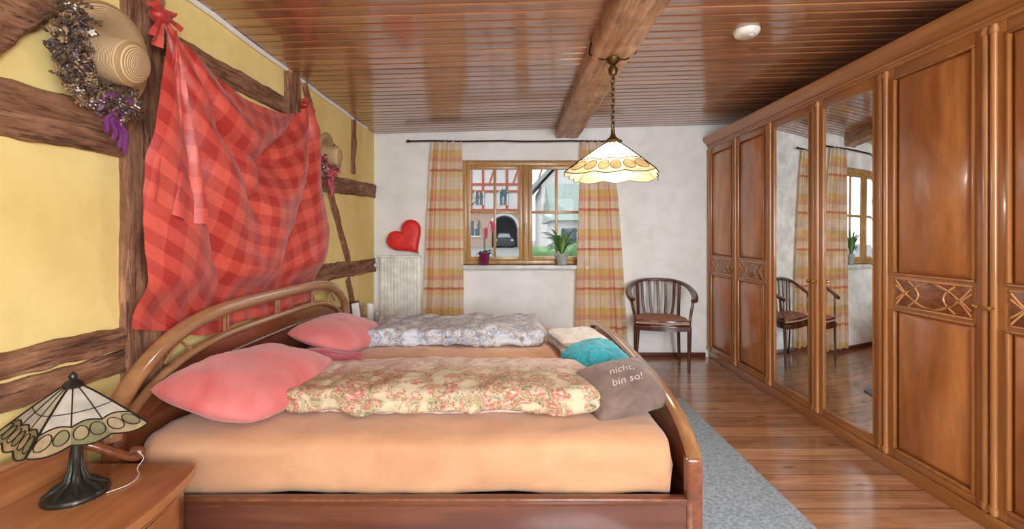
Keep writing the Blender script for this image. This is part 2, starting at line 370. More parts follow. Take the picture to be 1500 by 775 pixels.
# ---------------------------------------------------------------- window
mb=MB(); ya,yb=YF+.08,YF+.14
f=.045
mb.box(WX0,WX0+f,ya,yb,WZ0,WZ1,M_win,.005); mb.box(WX1-f,WX1,ya,yb,WZ0,WZ1,M_win,.005)
mb.box(WX0+f,WX1-f,ya,yb,WZ0,WZ0+f,M_win,.005); mb.box(WX0+f,WX1-f,ya,yb,WZ1-f,WZ1,M_win,.005)
cx=(WX0+WX1)/2; mb.box(cx-.03,cx+.03,ya-.015,yb,WZ0+f,WZ1-f,M_win,.006)
for a,b in ((WX0+f,cx-.03),(cx+.03,WX1-f)):
    s_=.045; y0=ya-.012; y1=yb-.02
    mb.box(a,a+s_,y0,y1,WZ0+f,WZ1-f,M_win,.008); mb.box(b-s_,b,y0,y1,WZ0+f,WZ1-f,M_win,.008)
    mb.box(a+s_,b-s_,y0,y1,WZ0+f,WZ0+f+s_,M_win,.008); mb.box(a+s_,b-s_,y0,y1,WZ1-f-s_,WZ1-f,M_win,.008)
    m_=(a+b)/2; mb.box(m_-.015,m_+.015,y0+.008,y1,WZ0+f+s_,WZ1-f-s_,M_win,.004)
    mb.box(a+s_,b-s_,y0+.009,y1,1.563,1.593,M_win,.004)
    mb.box(a+s_,b-s_,ya+.012,ya+.016,WZ0+f+s_,WZ1-f-s_,M_pane)
mb.box(cx-.012,cx+.012,ya-.03,ya-.014,1.40,1.46,M_plw,.004); mb.box(cx-.008,cx+.008,ya-.05,ya-.03,1.33,1.44,M_plw,.004)
mb.obj('window_1')
mb=MB(); mb.box(WX0-.02,WX1+.02,YF-.09,YF+.085,WZ0-.045,WZ0,M_sill,.008); mb.obj('window_sill')

# ---------------------------------------------------------------- wardrobe
WF=2.13
mb=MB(); yA,yB_=5.03,.88
mb.box(WF+.02,XR-.03,yB_,yA,.0,2.32,M_ward)
mb.box(WF+.002,WF+.03,yB_,yA,0,.075,M_wardH,.004)
mb.box(WF-.004,WF+.03,yB_,yA,2.255,2.30,M_wardH,.004)
prof=[(WF+.02,2.275),(WF-.012,2.275),(WF-.018,2.285),(WF-.012,2.297),(WF-.02,2.303),(WF-.045,2.325),(WF-.055,2.345),(WF-.06,2.36),(WF-.06,2.375),(WF-.03,2.382),(WF+.6,2.382),(WF+.6,2.32),(WF+.02,2.32)]
mb.prism([(x,yB_,z) for x,z in prof],(0,yA-yB_,0),M_wardH)
nd_=7; dw=(yA-yB_)/nd_
def raised(mb,y0,y1,z0,z1,m,d=.012):
    xf=WF
    for (a,b,c,e) in ((y0,y1,z1-.014,z1),(y0,y1,z0,z0+.014),(y0,y0+.014,z0+.014,z1-.014),(y1-.014,y1,z0+.014,z1-.014)):
        mb.box(xf-.010,xf+.012,a,b,c,e,M_ward,.005)
    h=.03
    a,b,c,e=y0+.014,y1-.014,z0+.014,z1-.014
    o=[(xf+.016,a,c),(xf+.016,b,c),(xf+.016,b,e),(xf+.016,a,e)]
    i=[(xf-.001,a+h,c+h),(xf-.001,b-h,c+h),(xf-.001,b-h,e-h),(xf-.001,a+h,e-h)]
    vo=[mb.bm.verts.new(p) for p in o]; vi=[mb.bm.verts.new(p) for p in i]
    for k in range(4): mb.face([vo[k],vo[(k+1)%4],vi[(k+1)%4],vi[k]],m)
    mb.face(vi,m)
for k in range(nd_):
    y1=yA-k*dw; y0=y1-dw; st=.068
    z0,z1=.08,2.255
    mb.box(WF,WF+.02,y0+.002,y0+st,z0,z1,M_ward,.003); mb.box(WF,WF+.02,y1-st,y1-.002,z0,z1,M_ward,.003)
    mirror=k in (2,3)
    for yy in (y0+.018,y1-.018):
        mb.tube([(WF-.002,yy,.085),(WF-.002,yy,2.25)],.015,M_ward,12)
        for zz in (.11,2.225): mb.tube([(WF-.004,yy,zz-.012),(WF-.004,yy,zz+.012)],.019,M_ward,12)
    mb.box(WF-.001,WF+.01,y0-.0015,y0+.0015,z0,z1,M_dark)
    a,b=y0+st,y1-st
    mb.box(WF,WF+.02,a,b,z0,.125,M_wardH,.003); mb.box(WF,WF+.02,a,b,2.20,z1,M_wardH,.003)
    if mirror:
        for (c,e,g_,h) in ((a,a+.012,.125,2.2),(b-.012,b,.125,2.2)): mb.box(WF-.006,WF+.01,c,e,g_,h,M_ward,.004)
        for (g_,h) in ((.125,.137),(2.188,2.2)): mb.box(WF-.006,WF+.01,a+.012,b-.012,g_,h,M_wardH,.004)
        bw=.022; aa,bb,cc,ee=a+.012,b-.012,.137,2.188
        o=[(WF+.0065,aa,cc),(WF+.0065,bb,cc),(WF+.0065,bb,ee),(WF+.0065,aa,ee)]
        i=[(WF+.004,aa+bw,cc+bw),(WF+.004,bb-bw,cc+bw),(WF+.004,bb-bw,ee-bw),(WF+.004,aa+bw,ee-bw)]
        vo=[mb.bm.verts.new(p) for p in o]; vi=[mb.bm.verts.new(p) for p in i]
        for q in range(4): mb.face([vo[q],vo[(q+1)%4],vi[(q+1)%4],vi[q]],M_mirror)
        mb.face(vi,M_mirror)
    else:
        raised(mb,a,b,1.10,2.20,M_panel); raised(mb,a,b,.125,.915,M_panel)
        mb.box(WF+.004,WF+.02,a,b,.915,1.10,M_wardH)
        mb.box(WF+.000,WF+.01,a+.012,b-.012,.93,1.085,M_burl,.003)
        cy=(a+b)/2; hw=(b-a)/2-.018; cz=1.0075
        def crv(fn,r=.0045): mb.tube([(WF-.001,cy+hw*t,cz+fn(t)) for t in [-1+2*q/32 for q in range(33)]],r,M_inlay,6)
        for sg in (-1,1):
            crv(lambda t:sg*.066*(1-2*t*t)); crv(lambda t:sg*(.066-.105*abs(t)**1.6) if abs(t)<1 else sg*-.039)
            mb.tube([(WF-.001,cy+sg*(hw*.62-.06*math.cos(q/16*pi-pi/2)),cz-.066+.132*q/16) for q in range(17)],.0045,M_inlay,6)
        for zz in (.932,1.083): mb.box(WF-.003,WF+.005,a+.012,b-.012,zz-.004,zz+.004,M_inlay,.001)
    ky=y0+.03 if k%2==0 else y1-.03
    mb.lathe([(.003,0),(.006,.008),(.005,.014),(.012,.02),(.013,.028),(.007,.034),(.0,.035)],T((WF-.015,ky,1.0))@R(-90,'Y'),M_gold,12)
mb.obj('wardrobe')

# ---------------------------------------------------------------- bed
def htop(y):
    t=min(1.0,abs(y-2.80)/1.12); return .97-.22*t**4.6
mb=MB()
ys=[1.67+i*(3.93-1.67)/48 for i in range(49)]
def arch(mb,x0,x1,zb,top,ys,m,ca=0):
    g=[[mb.bm.verts.new(p) for p in ((x0,y,zb),(x1,y,zb),(x1,y,top(y)),(x0,y,top(y)))] for y in ys]
    for A,B in zip(g[:-1],g[1:]):
        for k in range(4): mb.face([A[k],A[(k+1)%4],B[(k+1)%4],B[k]],m)
    mb.face(g[0][::-1],m); mb.face(g[-1],m)
arch(mb,-1.455,-1.425,.25,lambda y:htop(y)-.135,ys,M_bed)
rail=smooth([(-1.405,1.632,.60),(-1.405,1.636,.66),(-1.405,1.65,.71)]+[(-1.405,y,htop(y)) for y in ys[1:-1]]+[(-1.405,3.93,.70),(-1.405,3.935,.62)],1)
mb.tube(rail,.030,M_rail,14,a=1,b=1.2)
rail2=[(-1.42,y,htop(y)-.135) for y in ys]; mb.tube(rail2,.020,M_rail,10)
rail3=[(-1.425,y,htop(y)-.235) for y in ys[3:-3]]; mb.tube(rail3,.008,M_bed,8)
for y0 in (1.98,3.62):
    for q in (-1,1):
        mb.tube([(-1.418,y0+q*(-.09+.18*i/12),htop(y0)-.12+.105*math.sin(pi*i/24)) for i in range(13)],.007,M_rail,8)
for yy in (1.67,3.92): mb.box(-1.46,-1.40,yy-.025,yy+.025,0,.72,M_bed,.008)
for yy in (2.3,2.8,3.3): mb.box(-1.43,-1.405,yy-.012,yy+.012,.83,.95,M_rail,.005)
for y0,y1 in ((1.64,1.672),(3.83,3.862)):
    mb.box(-1.40,.63,y0,y1,.10,.385,M_bedx,.006)
    mb.box(-1.40,.63,y0-.004,y1+.004,.36,.39,M_bedx,.008)
mb.box(-1.38,.6,1.68,3.82,.22,.34,M_bedx)
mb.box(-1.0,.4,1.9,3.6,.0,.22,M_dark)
def ftop(y):
    t=min(1.0,abs(y-2.72)/1.08); return .685-.05*t*t-.11*t**8
ysf=[1.64+i*(3.86-1.64)/48 for i in range(49)]
arch(mb,.635,.66,.06,lambda y:ftop(y)-.03,ysf,M_bed)
mb.tube([(.648,y,ftop(y)) for y in ysf],.022,M_rail,12,a=.9,b=1.25)
mb.tube([(.668,y,ftop(y)-.06) for y in ysf],.009,M_rail,8)
for yy in (1.655,3.85):
    mb.box(.615,.675,yy-.022,yy+.022,0,.53,M_bed,.01); 
mb.obj('double_bed')

def rbox(mb,x0,x1,y0,y1,z0,z1,m,e=.06,nx=60,amp=.006,seed=0,fold=0,M=None):
    """rounded soft box: closed cross-section swept along x"""
    cy=(y0+y1)/2; cz=(z0+z1)/2; hy=(y1-y0)/2; hz=(z1-z0)/2
    sec=[]
    n=80
    for i in range(n):
        a=2*pi*i/n; c=math.cos(a); s=math.sin(a)
        sec.append((math.copysign(abs(c)**.26,c)*hy,math.copysign(abs(s)**.42,s)*hz))
    rings=[]
    for j in range(nx+1):
        u=j/nx; x=x0+(x1-x0)*u
        d=min(x-x0,x1-x); k=1 if d>=e else math.sqrt(max(0,1-((e-d)/e)**2)); ky=1-(1-k)*(e/hy)*.9; kz=max(.02,k)
        rg=[]
        for (a,b) in sec:
            p=V((x,cy+a*ky,cz+b*kz)); q=V((p.x*3.0+seed,p.y*3.5,p.z*6))
            dsp=noise.noise(q)*amp*1.4+noise.noise(q*3.1)*amp*.9+abs(noise.noise(V((q.x*5,q.y*3,q.z*2))))*amp*.8
            if fold and a<0:
                dsp-=fold*math.exp(-((b/hz+.05+.25*noise.noise(V((x*2.2,seed,0))))/.16)**2)*(abs(a)/hy)**4
                dsp+=fold*.5*noise.noise(V((x*9+seed,b*20,1)))*(abs(a)/hy)**3
            nn=V((0,a/hy,b/hz*1.2)); 
            if b<0 and abs(a)<hy*.8: dsp=0
            p+=nn*dsp; p.x+=noise.noise(q*1.3+V((9,0,0)))*amp*(1.5 if k<1 else 0)*2
            if p.z<z0: p.z=z0
            rg.append(mb.bm.verts.new(M@p if M else p))
        rings.append(rg)
    for A,B in zip(rings[:-1],rings[1:]):
        for i in range(n): mb.face([A[i],A[(i+1)%n],B[(i+1)%n],B[i]],m)
    mb.face(rings[0][::-1],m); mb.face(rings[-1],m)
for y0,y1 in ((1.69,2.735),(2.755,3.81)):
    mb=MB(); rbox(mb,-1.385,.605,y0,y1,.345,.583,M_matt,.05,60,.006,y0); mb.obj('mattress',ang=80)
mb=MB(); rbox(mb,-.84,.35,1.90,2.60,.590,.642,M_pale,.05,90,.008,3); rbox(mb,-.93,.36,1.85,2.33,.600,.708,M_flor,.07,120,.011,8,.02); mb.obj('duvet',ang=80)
mb=MB(); rbox(mb,-1.0,.23,3.02,3.68,.590,.70,M_flor2,.07,120,.015,18,.015); mb.obj('duvet',ang=80)
FB=T((.43,3.02,.592))@R(8,'Z')
mb=MB(); rbox(mb,-.16,.16,-.21,.21,.0,.05,M_cream,.04,40,.006,31,.006,M=FB); rbox(mb,-.155,.15,-.20,.19,.045,.095,M_cream,.04,40,.008,37,.006,M=FB@R(3,'Z')); mb.obj('folded_blanket',ang=80)

def pillow(name,M,lx,ly,th,m,seed=0,text=None,amp=.012,n=40,rc=.12):
    mb=MB()
    def S(u,v,sg):
        pu=(1-abs(u)**2.4); pv=(1-abs(v)**2.4)
        h=th/2*(max(0,pu)**.5)*(max(0,pv)**.5)
        k=1-rc*(u*u*v*v)
        x=u*lx/2*(1-.02*(1-v*v)*abs(u)**3)*k; y=v*ly/2*(1-.02*(1-u*u)*abs(v)**3)*k
        q=V((x*6+seed,y*6,sg*2)); d=(noise.noise(q)*amp+noise.noise(q*2.7)*amp*.5)*(pu*pv)**.3 if pu>0 and pv>0 else 0
        pk=.004*math.sin(u*26+seed)*abs(v)**5*(pu>0)+.004*math.sin(v*26+seed)*abs(u)**5*(pv>0)
        return V((x,y,sg*h*(1.0 if sg>0 else .75)+d+pk*(1 if sg>0 else 0)*min(1,4*min(pu,pv))))
    def mp(t): 
        t=2*t-1; return math.sin(t*pi/2)
    mb.grid(lambda a,b:M@S(mp(a),mp(b),1),n,n,m); mb.grid(lambda a,b:M@S(mp(a),mp(b),-1),n,n,m)
    bmesh.ops.remove_doubles(mb.bm,verts=mb.bm.verts,dist=.0008)
    if text:
        for body,size,ox,oy in text:
            cu=bpy.data.curves.new('tx','FONT'); cu.body=body; cu.size=size; cu.shear=.35; cu.offset=-.0006
            o=bpy.data.objects.new('tx',cu); sc.collection.objects.link(o)
            dg=bpy.context.evaluated_depsgraph_get(); me=o.evaluated_get(dg).to_mesh()
            vs=[]
            for vv in me.vertices:
                uu=(vv.co.x+ox)/(lx/2); w_=(vv.co.y+oy)/(ly/2)
                p=S(max(-.95,min(.95,uu)),max(-.95,min(.95,w_)),1); p.x=vv.co.x+ox; p.y=vv.co.y+oy; p.z+=.004
                vs.append(mb.bm.verts.new(M@p))
            for pl in me.polygons: mb.face([vs[i] for i in pl.vertices],M_text)
            o.evaluated_get(dg).to_mesh_clear(); bpy.data.objects.remove(o)
    return mb.obj(name,ang=80)
pillow('pillow',T((-1.11,2.06,.682))@R(12,'Y')@R(-8,'Z'),.50,.77,.22,M_pinkA,1)
pillow('pillow',T((-1.12,3.07,.68))@R(14,'Y')@R(-6,'Z'),.45,.73,.18,M_pinkA,5)
pillow('cushion',T((-1.04,2.58,.628))@R(4,'Y'),.36,.36,.09,M_mag,9)
pillow('cushion',T((.465,1.99,.668))@R(26,'X')@R(14,'Z')@R(-4,'Y'),.33,.30,.14,M_brown,11,text=[('nicht,',.052,-.045,.015),('bin so!',.052,-.06,-.045)],rc=.05)
pillow('cushion',T((.44,2.40,.675))@R(20,'X')@R(30,'Z'),.31,.31,.17,M_teal,14,amp=.02)

# ---------------------------------------------------------------- nightstands
def nightstand(y0,y1):
    mb=MB(); n=16; xb=-1.462
    def fr(off,yy0,yy1): 
        pts=[]
        for i in range(n+1):
            t=i/n; y=yy0+(yy1-yy0)*t; e=min(1,min(t,1-t)*8); pts.append((-1.085+off+.045*math.sin(pi*t)-.012*(1-e)**2,y))
        return pts
    def slab(off,yy0,yy1,z0,z1,m,bev=.006): 
        p=[(xb,yy0,z0)]+[(x,y,z0) for x,y in fr(off,yy0,yy1)]+[(xb,yy1,z0)]
        mb.prism(p,(0,0,z1-z0),m,bev=bev)
    slab(.02,y0,y1,.515,.545,M_ns,.008)
    slab(.006,y0+.015,y1-.015,.495,.515,M_bed,.004)
    slab(-.006,y0+.025,y1-.025,.08,.495,M_bed,.004)
    for z0,z1 in ((.31,.485),(.10,.295)):
        slab(.002,y0+.05,y1-.05,z0,z1,M_ns,.004)
        mb.lathe([(.003,0),(.005,.01),(.013,.018),(.008,.028),(0,.03)],T((-1.038,(y0+y1)/2,(z0+z1)/2))@R(90,'Y'),M_gold,12)
    slab(-.03,y0+.03,y1-.03,0,.08,M_bed,.002)
    ys=[y0+(y1-y0)*i/16 for i in range(17)]
    arch(mb,-1.475,-1.45,.3,lambda y:.64+.012*math.sin(pi*(y-y0)/(y1-y0)),ys,M_ns)
    mb.tube([(-1.455,y,.645+.012*math.sin(pi*(y-y0)/(y1-y0))) for y in ys],.014,M_rail,10)
    return mb
mb=nightstand(.98,1.585)
mb.tube(smooth([(-1.44,1.50,.66),(-1.40,1.54,.625),(-1.35,1.56,.595),(-1.30,1.568,.575),(-1.265,1.568,.572),(-1.25,1.568,.585),(-1.262,1.568,.597),(-1.28,1.568,.592)],1),.015,M_bed,10)
mb.obj('nightstand')
mb=nightstand(3.99,4.55); mb.obj('nightstand')
FM=T((-1.385,4.14,.546))@R(62,'Z')@R(-10,'X')
mb=MB(); mb.box(-.055,.055,-.008,.008,0,.19,M_chair,.004,M=FM); mb.box(-.042,.042,-.010,-.0085,.018,.17,M_wcup,M=FM); mb.obj('picture_frame')
mb=MB(); mb.lathe([(.0,0),(.03,0),(.032,.02),(.034,.14),(.036,.16),(.030,.158),(.028,.02),(0,.018)],T((-1.28,4.20,.546)),M_wcup,20,False); mb.obj('tall_mug')
mb=MB(); mb.lathe([(.0,0),(.022,0),(.024,.08),(.02,.095),(.012,.1),(.012,.12),(0,.12)],T((-1.2,4.12,.546)),M_potg,16,False); mb.obj('cream_jar')

# ---------------------------------------------------------------- tiffany lamps
def tiffany(mb,C,rt,rr,h,rot,mats,nside=4,lw=.0028,bw=.3,petals=3):
    C=V(C)
    cor=[V((math.cos(rot+2*pi*i/nside),math.sin(rot+2*pi*i/nside),0)) for i in range(nside)]
    def P(i,u,v,off=0):
        r=rt+(rr-rt)*(v**.92); z=-h*v
        a=cor[i]*r; b=cor[(i+1)%nside]*r
        p=a.lerp(b,u); nrm=((cor[i]+cor[(i+1)%nside]).normalized()*h+V((0,0,rr)))
        return C+p+V((0,0,z))+nrm.normalized()*off
    def edge(u): return 1+.07*abs(math.sin(u*pi*petals))
    vb=1-bw
    for i in range(nside):
        def fz(u): return vb-.06*abs(math.sin(u*pi*petals))
        mb.grid(lambda u,v:P(i,u,v*fz(u)),18,6,mats[0])
        for k in range(6):
            ua,ub=k/6,(k+1)/6
            mb.grid(lambda u,v:P(i,ua+(ub-ua)*u,fz(ua+(ub-ua)*u)+(edge(ua+(ub-ua)*u)-fz(ua+(ub-ua)*u))*v),4,3,mats[1+(k//2+i)%2])
        mb.tube([P(i,q/24,fz(q/24),.001) for q in range(25)],lw,M_lead,6)
        mb.tube([P(i,q/24,edge(q/24),.001) for q in range(25)],lw*1.1,M_lead,6)
        mb.tube([P(i,0,v/8*1.0,.001) for v in range(9)],lw*1.3,M_lead,6)
        for u in (.33,.67): mb.tube([P(i,u,v/8*fz(u),.001) for v in range(9)],lw*.8,M_lead,5)
        mb.tube([P(i,q/12,.42+.05*math.sin(q*pi/12),.001) for q in range(13)],lw*.6,M_lead,5)
        for k3 in range(petals):
            cu=(k3+.5)/petals; cv=(1+vb)/2-.01
            for (du,dv,ru,rv,mi_) in ((-.078*3/petals,.0,.072*3/petals,bw*.40,1),(.078*3/petals,.0,.072*3/petals,bw*.40,2)):
                pts=[P(i,min(.995,max(.005,cu+du+ru*math.cos(2*pi*q/14))),cv+dv+rv*math.sin(2*pi*q/14),.002) for q in range(14)]
                vs=[mb.bm.verts.new(p) for p in pts]; mb.face(vs,mats[mi_])
                mb.tube(pts,lw*.75,M_lead,5,closed=True)
    mb.lathe([(rt*1.1,-.004),(rt*1.25,.0),(rt*.9,.012),(rt*.4,.02),(rt*.5,.03),(rt*.2,.04),(0,.042)],T(C),M_bronze,16)
mb=MB(); LC=V((-1.30,1.385,.545))
mb.lathe([(0,0),(.078,0),(.08,.006),(.074,.016),(.055,.026),(.03,.036),(.018,.055),(.013,.09),(.017,.12),(.012,.15),(.010,.2),(.010,.30),(0,.30)],T(LC+V((0,0,.001))),M_bronze,32)
for k in range(8):
    a=2*pi*k/8; mb.tube([LC+V((math.cos(a)*r,math.sin(a)*r,z)) for r,z in ((.072,.014),(.05,.03),(.026,.045),(.016,.08),(.012,.14))],[.009,.008,.007,.004,.002],M_bronze,6)
tiffany(mb,LC+V((0,-.01,.330)),.022,.190,.130,math.radians(-75),[M_gcream,M_gamb,M_ggrn],bw=.30,lw=.0022)
mb.obj('table_lamp',ang=50)
mb=MB(); mb.tube(smooth([(-1.215,1.39,.549),(-1.18,1.44,.549),(-1.2,1.5,.549),(-1.24,1.53,.552),(-1.22,1.545,.58),(-1.25,1.55,.60)],2),.0012,M_plw,6); mb.obj('power_cord')
# pendant
mb=MB(); PC=V((.60,2.76,1.875)); 
tiffany(mb,PC,.035,.345,.20,math.radians(-62),[M_gl1,M_gl2,M_gl3],lw=.0026,bw=.36)
mb.lathe([(.045,.0),(.05,.006),(.02,.03),(.012,.05),(.012,.075),(0,.08)],T(PC),M_brass,16)
z=PC.z+.08; k=0; ztop=2.385
while z<ztop-.06:
    c=V((PC.x,PC.y,z+.018)); ax=V((.8,.6,0)) if k%2 else V((-.6,.8,0))
    mb.tube([c+ax*.012*math.cos(2*pi*q/12)+V((0,0,.022*math.sin(2*pi*q/12))) for q in range(12)],.0036,M_brass,6,closed=True); z+=.033; k+=1
mb.tube([(PC.x+.003*math.sin(q*1.7),PC.y,PC.z+.06+(.31+.14)*q/12) for q in range(13)],.0016,M_iron,6)
mb.lathe([(.0,0),(.012,0),(.035,.02),(.042,.04),(.03,.045),(0,.045)],T((PC.x,PC.y,ztop-.055)),M_brass,20)
mb.lathe([(.0,0),(.022,0),(.03,.03),(.02,.05),(0,.05)],T((PC.x,PC.y,ztop-.11)),M_brass,16)
x0,x1=.472,.728
mb.tube([(x0-.0,PC.y+.015,2.475),(x0-.012,PC.y+.01,2.40),(x0+.06,PC.y,2.365),(PC.x,PC.y,2.365),(x1-.05,PC.y,2.366),(x1+.012,PC.y+.01,2.41),(x1+.005,PC.y+.015,2.47)],.0045,M_iron,6)
mb.tube([(PC.x,PC.y,PC.z-.0),(PC.x,PC.y,PC.z-.06)],.02,M_brass,12)
mb.ell(T(PC+V((0,0,-.10))),.032,.032,.042,M_bulb,14,8)
mb.obj('pendant_lamp',ang=50)

# ---------------------------------------------------------------- red drape
mb=MB()
def sst(a,b,x):
    t=max(0,min(1,(x-a)/(b-a))); return t*t*(3-2*t)
def fo(x):   # rounded ridge / narrow valley
    return 2*(abs(math.sin(x*.5))**.7)-1.1
def dr(u,v):
    yl=1.87-.12*min(1,v*2.2)+.12*max(0,v-.75); yr=3.18+.12*min(1,v*1.6)+.14*v
    s=u+.05*math.sin(pi*v)*math.sin(2*pi*u)*.5
    y=yl+(yr-yl)*s
    ztop=2.19-.16*max(0,math.sin(pi*u))**.8
    if u>.9: ztop+=.02
    zbot=.84+.12*(1-u)**6+.015*math.sin(u*17)
    z=ztop+(zbot-ztop)*v
    depth=(2.19-z)
    hump=max(0,math.sin(pi*min(1,u*1.0)))
    aL=math.atan2(u*1.45+.03,depth+.12); aR=math.atan2((1-u)*1.45+.03,depth+.12)
    wR=sst(.34,.62,u+.15*(1-v)); wL=1-wR
    fade=sst(0,.15,v)*.75+.25
    nl=noise.noise(V((u*3,v*3,1))); nr=noise.noise(V((u*3,v*2.5,8)))
    d1=(.042+.02*nl)*fo(aL*19+1.1*nl)*wL*fade
    d2=(.052+.02*nr)*fo(aR*13.5+.9+1.3*nr)*wR*fade
    lev=depth/(.12+.62*hump**.8)
    d4=.045*fo(lev*8.5+1.0+nr)*math.exp(-((lev-.75)/.45)**2)*hump
    d3=.022*noise.noise(V((u*6,v*4,2)))+.006*noise.noise(V((u*20,v*14,5)))
    low=sst(1.16,.97,z)
    e=.105+.05*math.sin(pi*min(1,v*1.05))*(.4+.6*hump)
    off=max(.036,e+d1+d2+d3+d4)
    off=off*(1-low)+(.037+.006*(1+math.sin(u*60)))*low
    if v<.05: off=max(off,.045)
    pinch=math.exp(-((1-u)/.08)**2)*math.exp(-(v/.12)**2); 
    return V((XL+off+.02*pinch,y-.03*pinch,z))
def duv(u,v):
    return (u*1.55+.10*v, v*1.35-.25*math.sin(pi*u)-.12*u)
mb.grid(dr,220,170,M_red,duv)
K=V((XL+.14,1.88,2.15)); A=V((XL+.13,1.755,1.46)); B=V((XL+.19,1.99,1.37))
def flap(u,v):
    p=K.lerp(A,v).lerp(K.lerp(B,v),u) ; p.x+=.022*math.sin(u*13+v*2)*v+.01*noise.noise(V((u*5,v*6,7))); p.z-=.03*math.sin(u*pi)*v; return p
mb.grid(flap,40,60,M_red,lambda u,v:(u*.3*v+.03,v*.78))
for (ky,kz) in ((1.865,2.20),(3.18,2.21)):
    c=V((XL+.085,ky,kz)); mb.ell(T(c),.035,.04,.03,M_red,14,8)
    for (dy,dz) in ((-.06,.05),(.03,.06),(.08,.03),(.07,-.09),(-.05,-.1)):
        def tl(u,v,dy=dy,dz=dz):
            w_=.008+.028*v; d=V((0,dy,dz)); pr=V((0,-dz,dy)).normalized()
            return c+d*v+pr*(u-.5)*2*w_+V((.02*math.sin(u*7)*v+.015,0,-.02*v*v))
        mb.grid(tl,8,8,M_red,lambda u,v:(u*.08,v*.1))
o=mb.obj('red_drape',ang=80,recalc=False)

# ---------------------------------------------------------------- hats with dried wreaths
def hat(name,y,z,r,fl,nfl,seed,tilt=8,a0=100,a1=330,bow=M_pur,hscale=1.0):
    random.seed(seed)
    mb=MB(); M=T((XL+.060+r*math.sin(math.radians(tilt)),y,z))@R(90+tilt,'Y')
    rc=r*.46; pr=[]
    for i in range(15): pr.append((r-(r-rc)*i/14, .010+.012*math.sin(i/14*pi*1.5)))
    for i in range(1,7): pr.append((rc*(1-.06*i/6),.02+.075*i/6))
    for i in range(1,9): a=i/8*pi/2; pr.append((rc*.94*math.cos(a),.095+.035*math.sin(a)))
    pr[-1]=(.001,.13)
    mb.lathe([(r,.004)]+pr,M,M_straw,48,cap=False)
    mb.tube([M@V((r*math.cos(2*pi*k/40),r*math.sin(2*pi*k/40),.008)) for k in range(40)],.005,M_straw,6,closed=True)
    cx=XL+.10
    for i in range(nfl):
        an=math.radians(random.uniform(a0,a1)); rad=r*random.gauss(.86,.13)
        c=V((cx+random.uniform(-.005,.04),y+rad*math.cos(an),z+rad*math.sin(an)))
        m=random.choice(fl)
        Rm=T(c)@R(random.uniform(0,360),'X')@R(random.uniform(-50,50),'Y')@R(random.uniform(0,360),'Z')
        kk=random.random()
        if kk<.45:
            L_=random.uniform(.02,.05); mb.tube([Rm@V((0,0,0)),Rm@V((.003,.004,L_*.5)),Rm@V((.012,0,L_))],[.0015,.0015,.001],M_dry,4)
            for q in range(4): mb.ell(Rm@T((.004*q,.006*(-1)**q,L_*(.4+.15*q))),.003,.003,.006,m,6,4)
        elif kk<.75:
            for q in range(5): mb.ell(Rm@R(72*q,'Z')@T((.007,0,0)),.007,.005,.003,m,6,4)
            mb.ell(Rm,.003,.003,.003,M_dry2,6,4)
        else: mb.ell(Rm,.008,.004,.014,m,6,4)
    for q in range(4):
        dy=(-.05,-.015,.02,.05)[q]
        b0=V((cx+.02,y+r*.1,z-r*.86))
        mb.grid(lambda u,v:b0+V((.008*math.sin(v*8+q),dy*v+(u-.5)*.022,-v*(.10+.02*q)-.008*math.sin(u*pi))),3,10,bow)
    for q in (-1,1):
        mb.tube([V((cx+.03,y+r*.1,z-r*.86))+V((.01*math.sin(a),q*.03*(1-math.cos(a)),.022*math.sin(a))) for a in [2*pi*i/14 for i in range(14)]],.007,bow,6,closed=True,a=.4,b=1.6)
    return mb.obj(name,ang=50,recalc=False)
hat('straw_hat',1.60,1.93,.18,[M_dry2,M_dry,M_vio,M_dkb,M_dkb,M_dry2,M_dry,M_wht,M_dkb,M_dry,M_dkb],700,3,10,135,310)
hat('straw_hat',3.52,1.93,.165,[M_redp,M_pk,M_wht,M_redp,M_dry2,M_dkb],300,5,6,190,400,M_pk)

# ---------------------------------------------------------------- curtains & rod
def curtain(name,t0,t1,b0,b1,zt,zb,nf,seed,bow_=0):
    mb=MB(); W=(b1-b0)*2.0
    def f(u,v):
        e=v**.7; x0=t0+(b0-t0)*e; x1=t1+(b1-t1)*e
        x=x0+(x1-x0)*u+bow_*math.sin(pi*v)
        a=.034*(.5+.6*v); y=4.935+a*math.sin(u*nf*2*pi+seed+.8*math.sin(v*4+u*3))+.012*noise.noise(V((u*6,v*6,seed)))
        return V((x+.008*math.sin(u*nf*4*pi+seed),y,zt+(zb-zt)*v))
    mb.grid(f,90,60,M_curt,lambda u,v:(u*W,v*(zt-zb)))
    for i in range(7):
        x=t0+(t1-t0)*(i+.5)/7; mb.tube([V((x,4.965+.016*math.cos(a),zt+.012+.018*math.sin(a))) for a in [2*pi*k/10 for k in range(10)]],.002,M_iron,5,closed=True)
    return mb.obj(name,ang=80,recalc=False)
curtain('curtain',-.85,-.54,-.965,-.515,2.315,.06,3.6,0)
curtain('curtain',.735,1.05,.66,1.24,2.315,.06,4,2)
mb=MB(); mb.tube([(-1.10+i*.25,4.965,2.33+.004*math.sin(i*2.1)) for i in range(10)],.009,M_iron,8)
for x in (-1.11,1.16): mb.ell(T((x,4.965,2.33)),.02,.016,.016,M_iron,10,6)
for x in (-.95,.16,1.10): mb.tube([(x,4.965,2.33),(x,5.045,2.345)],.006,M_iron,6)
mb.obj('curtain_rod')

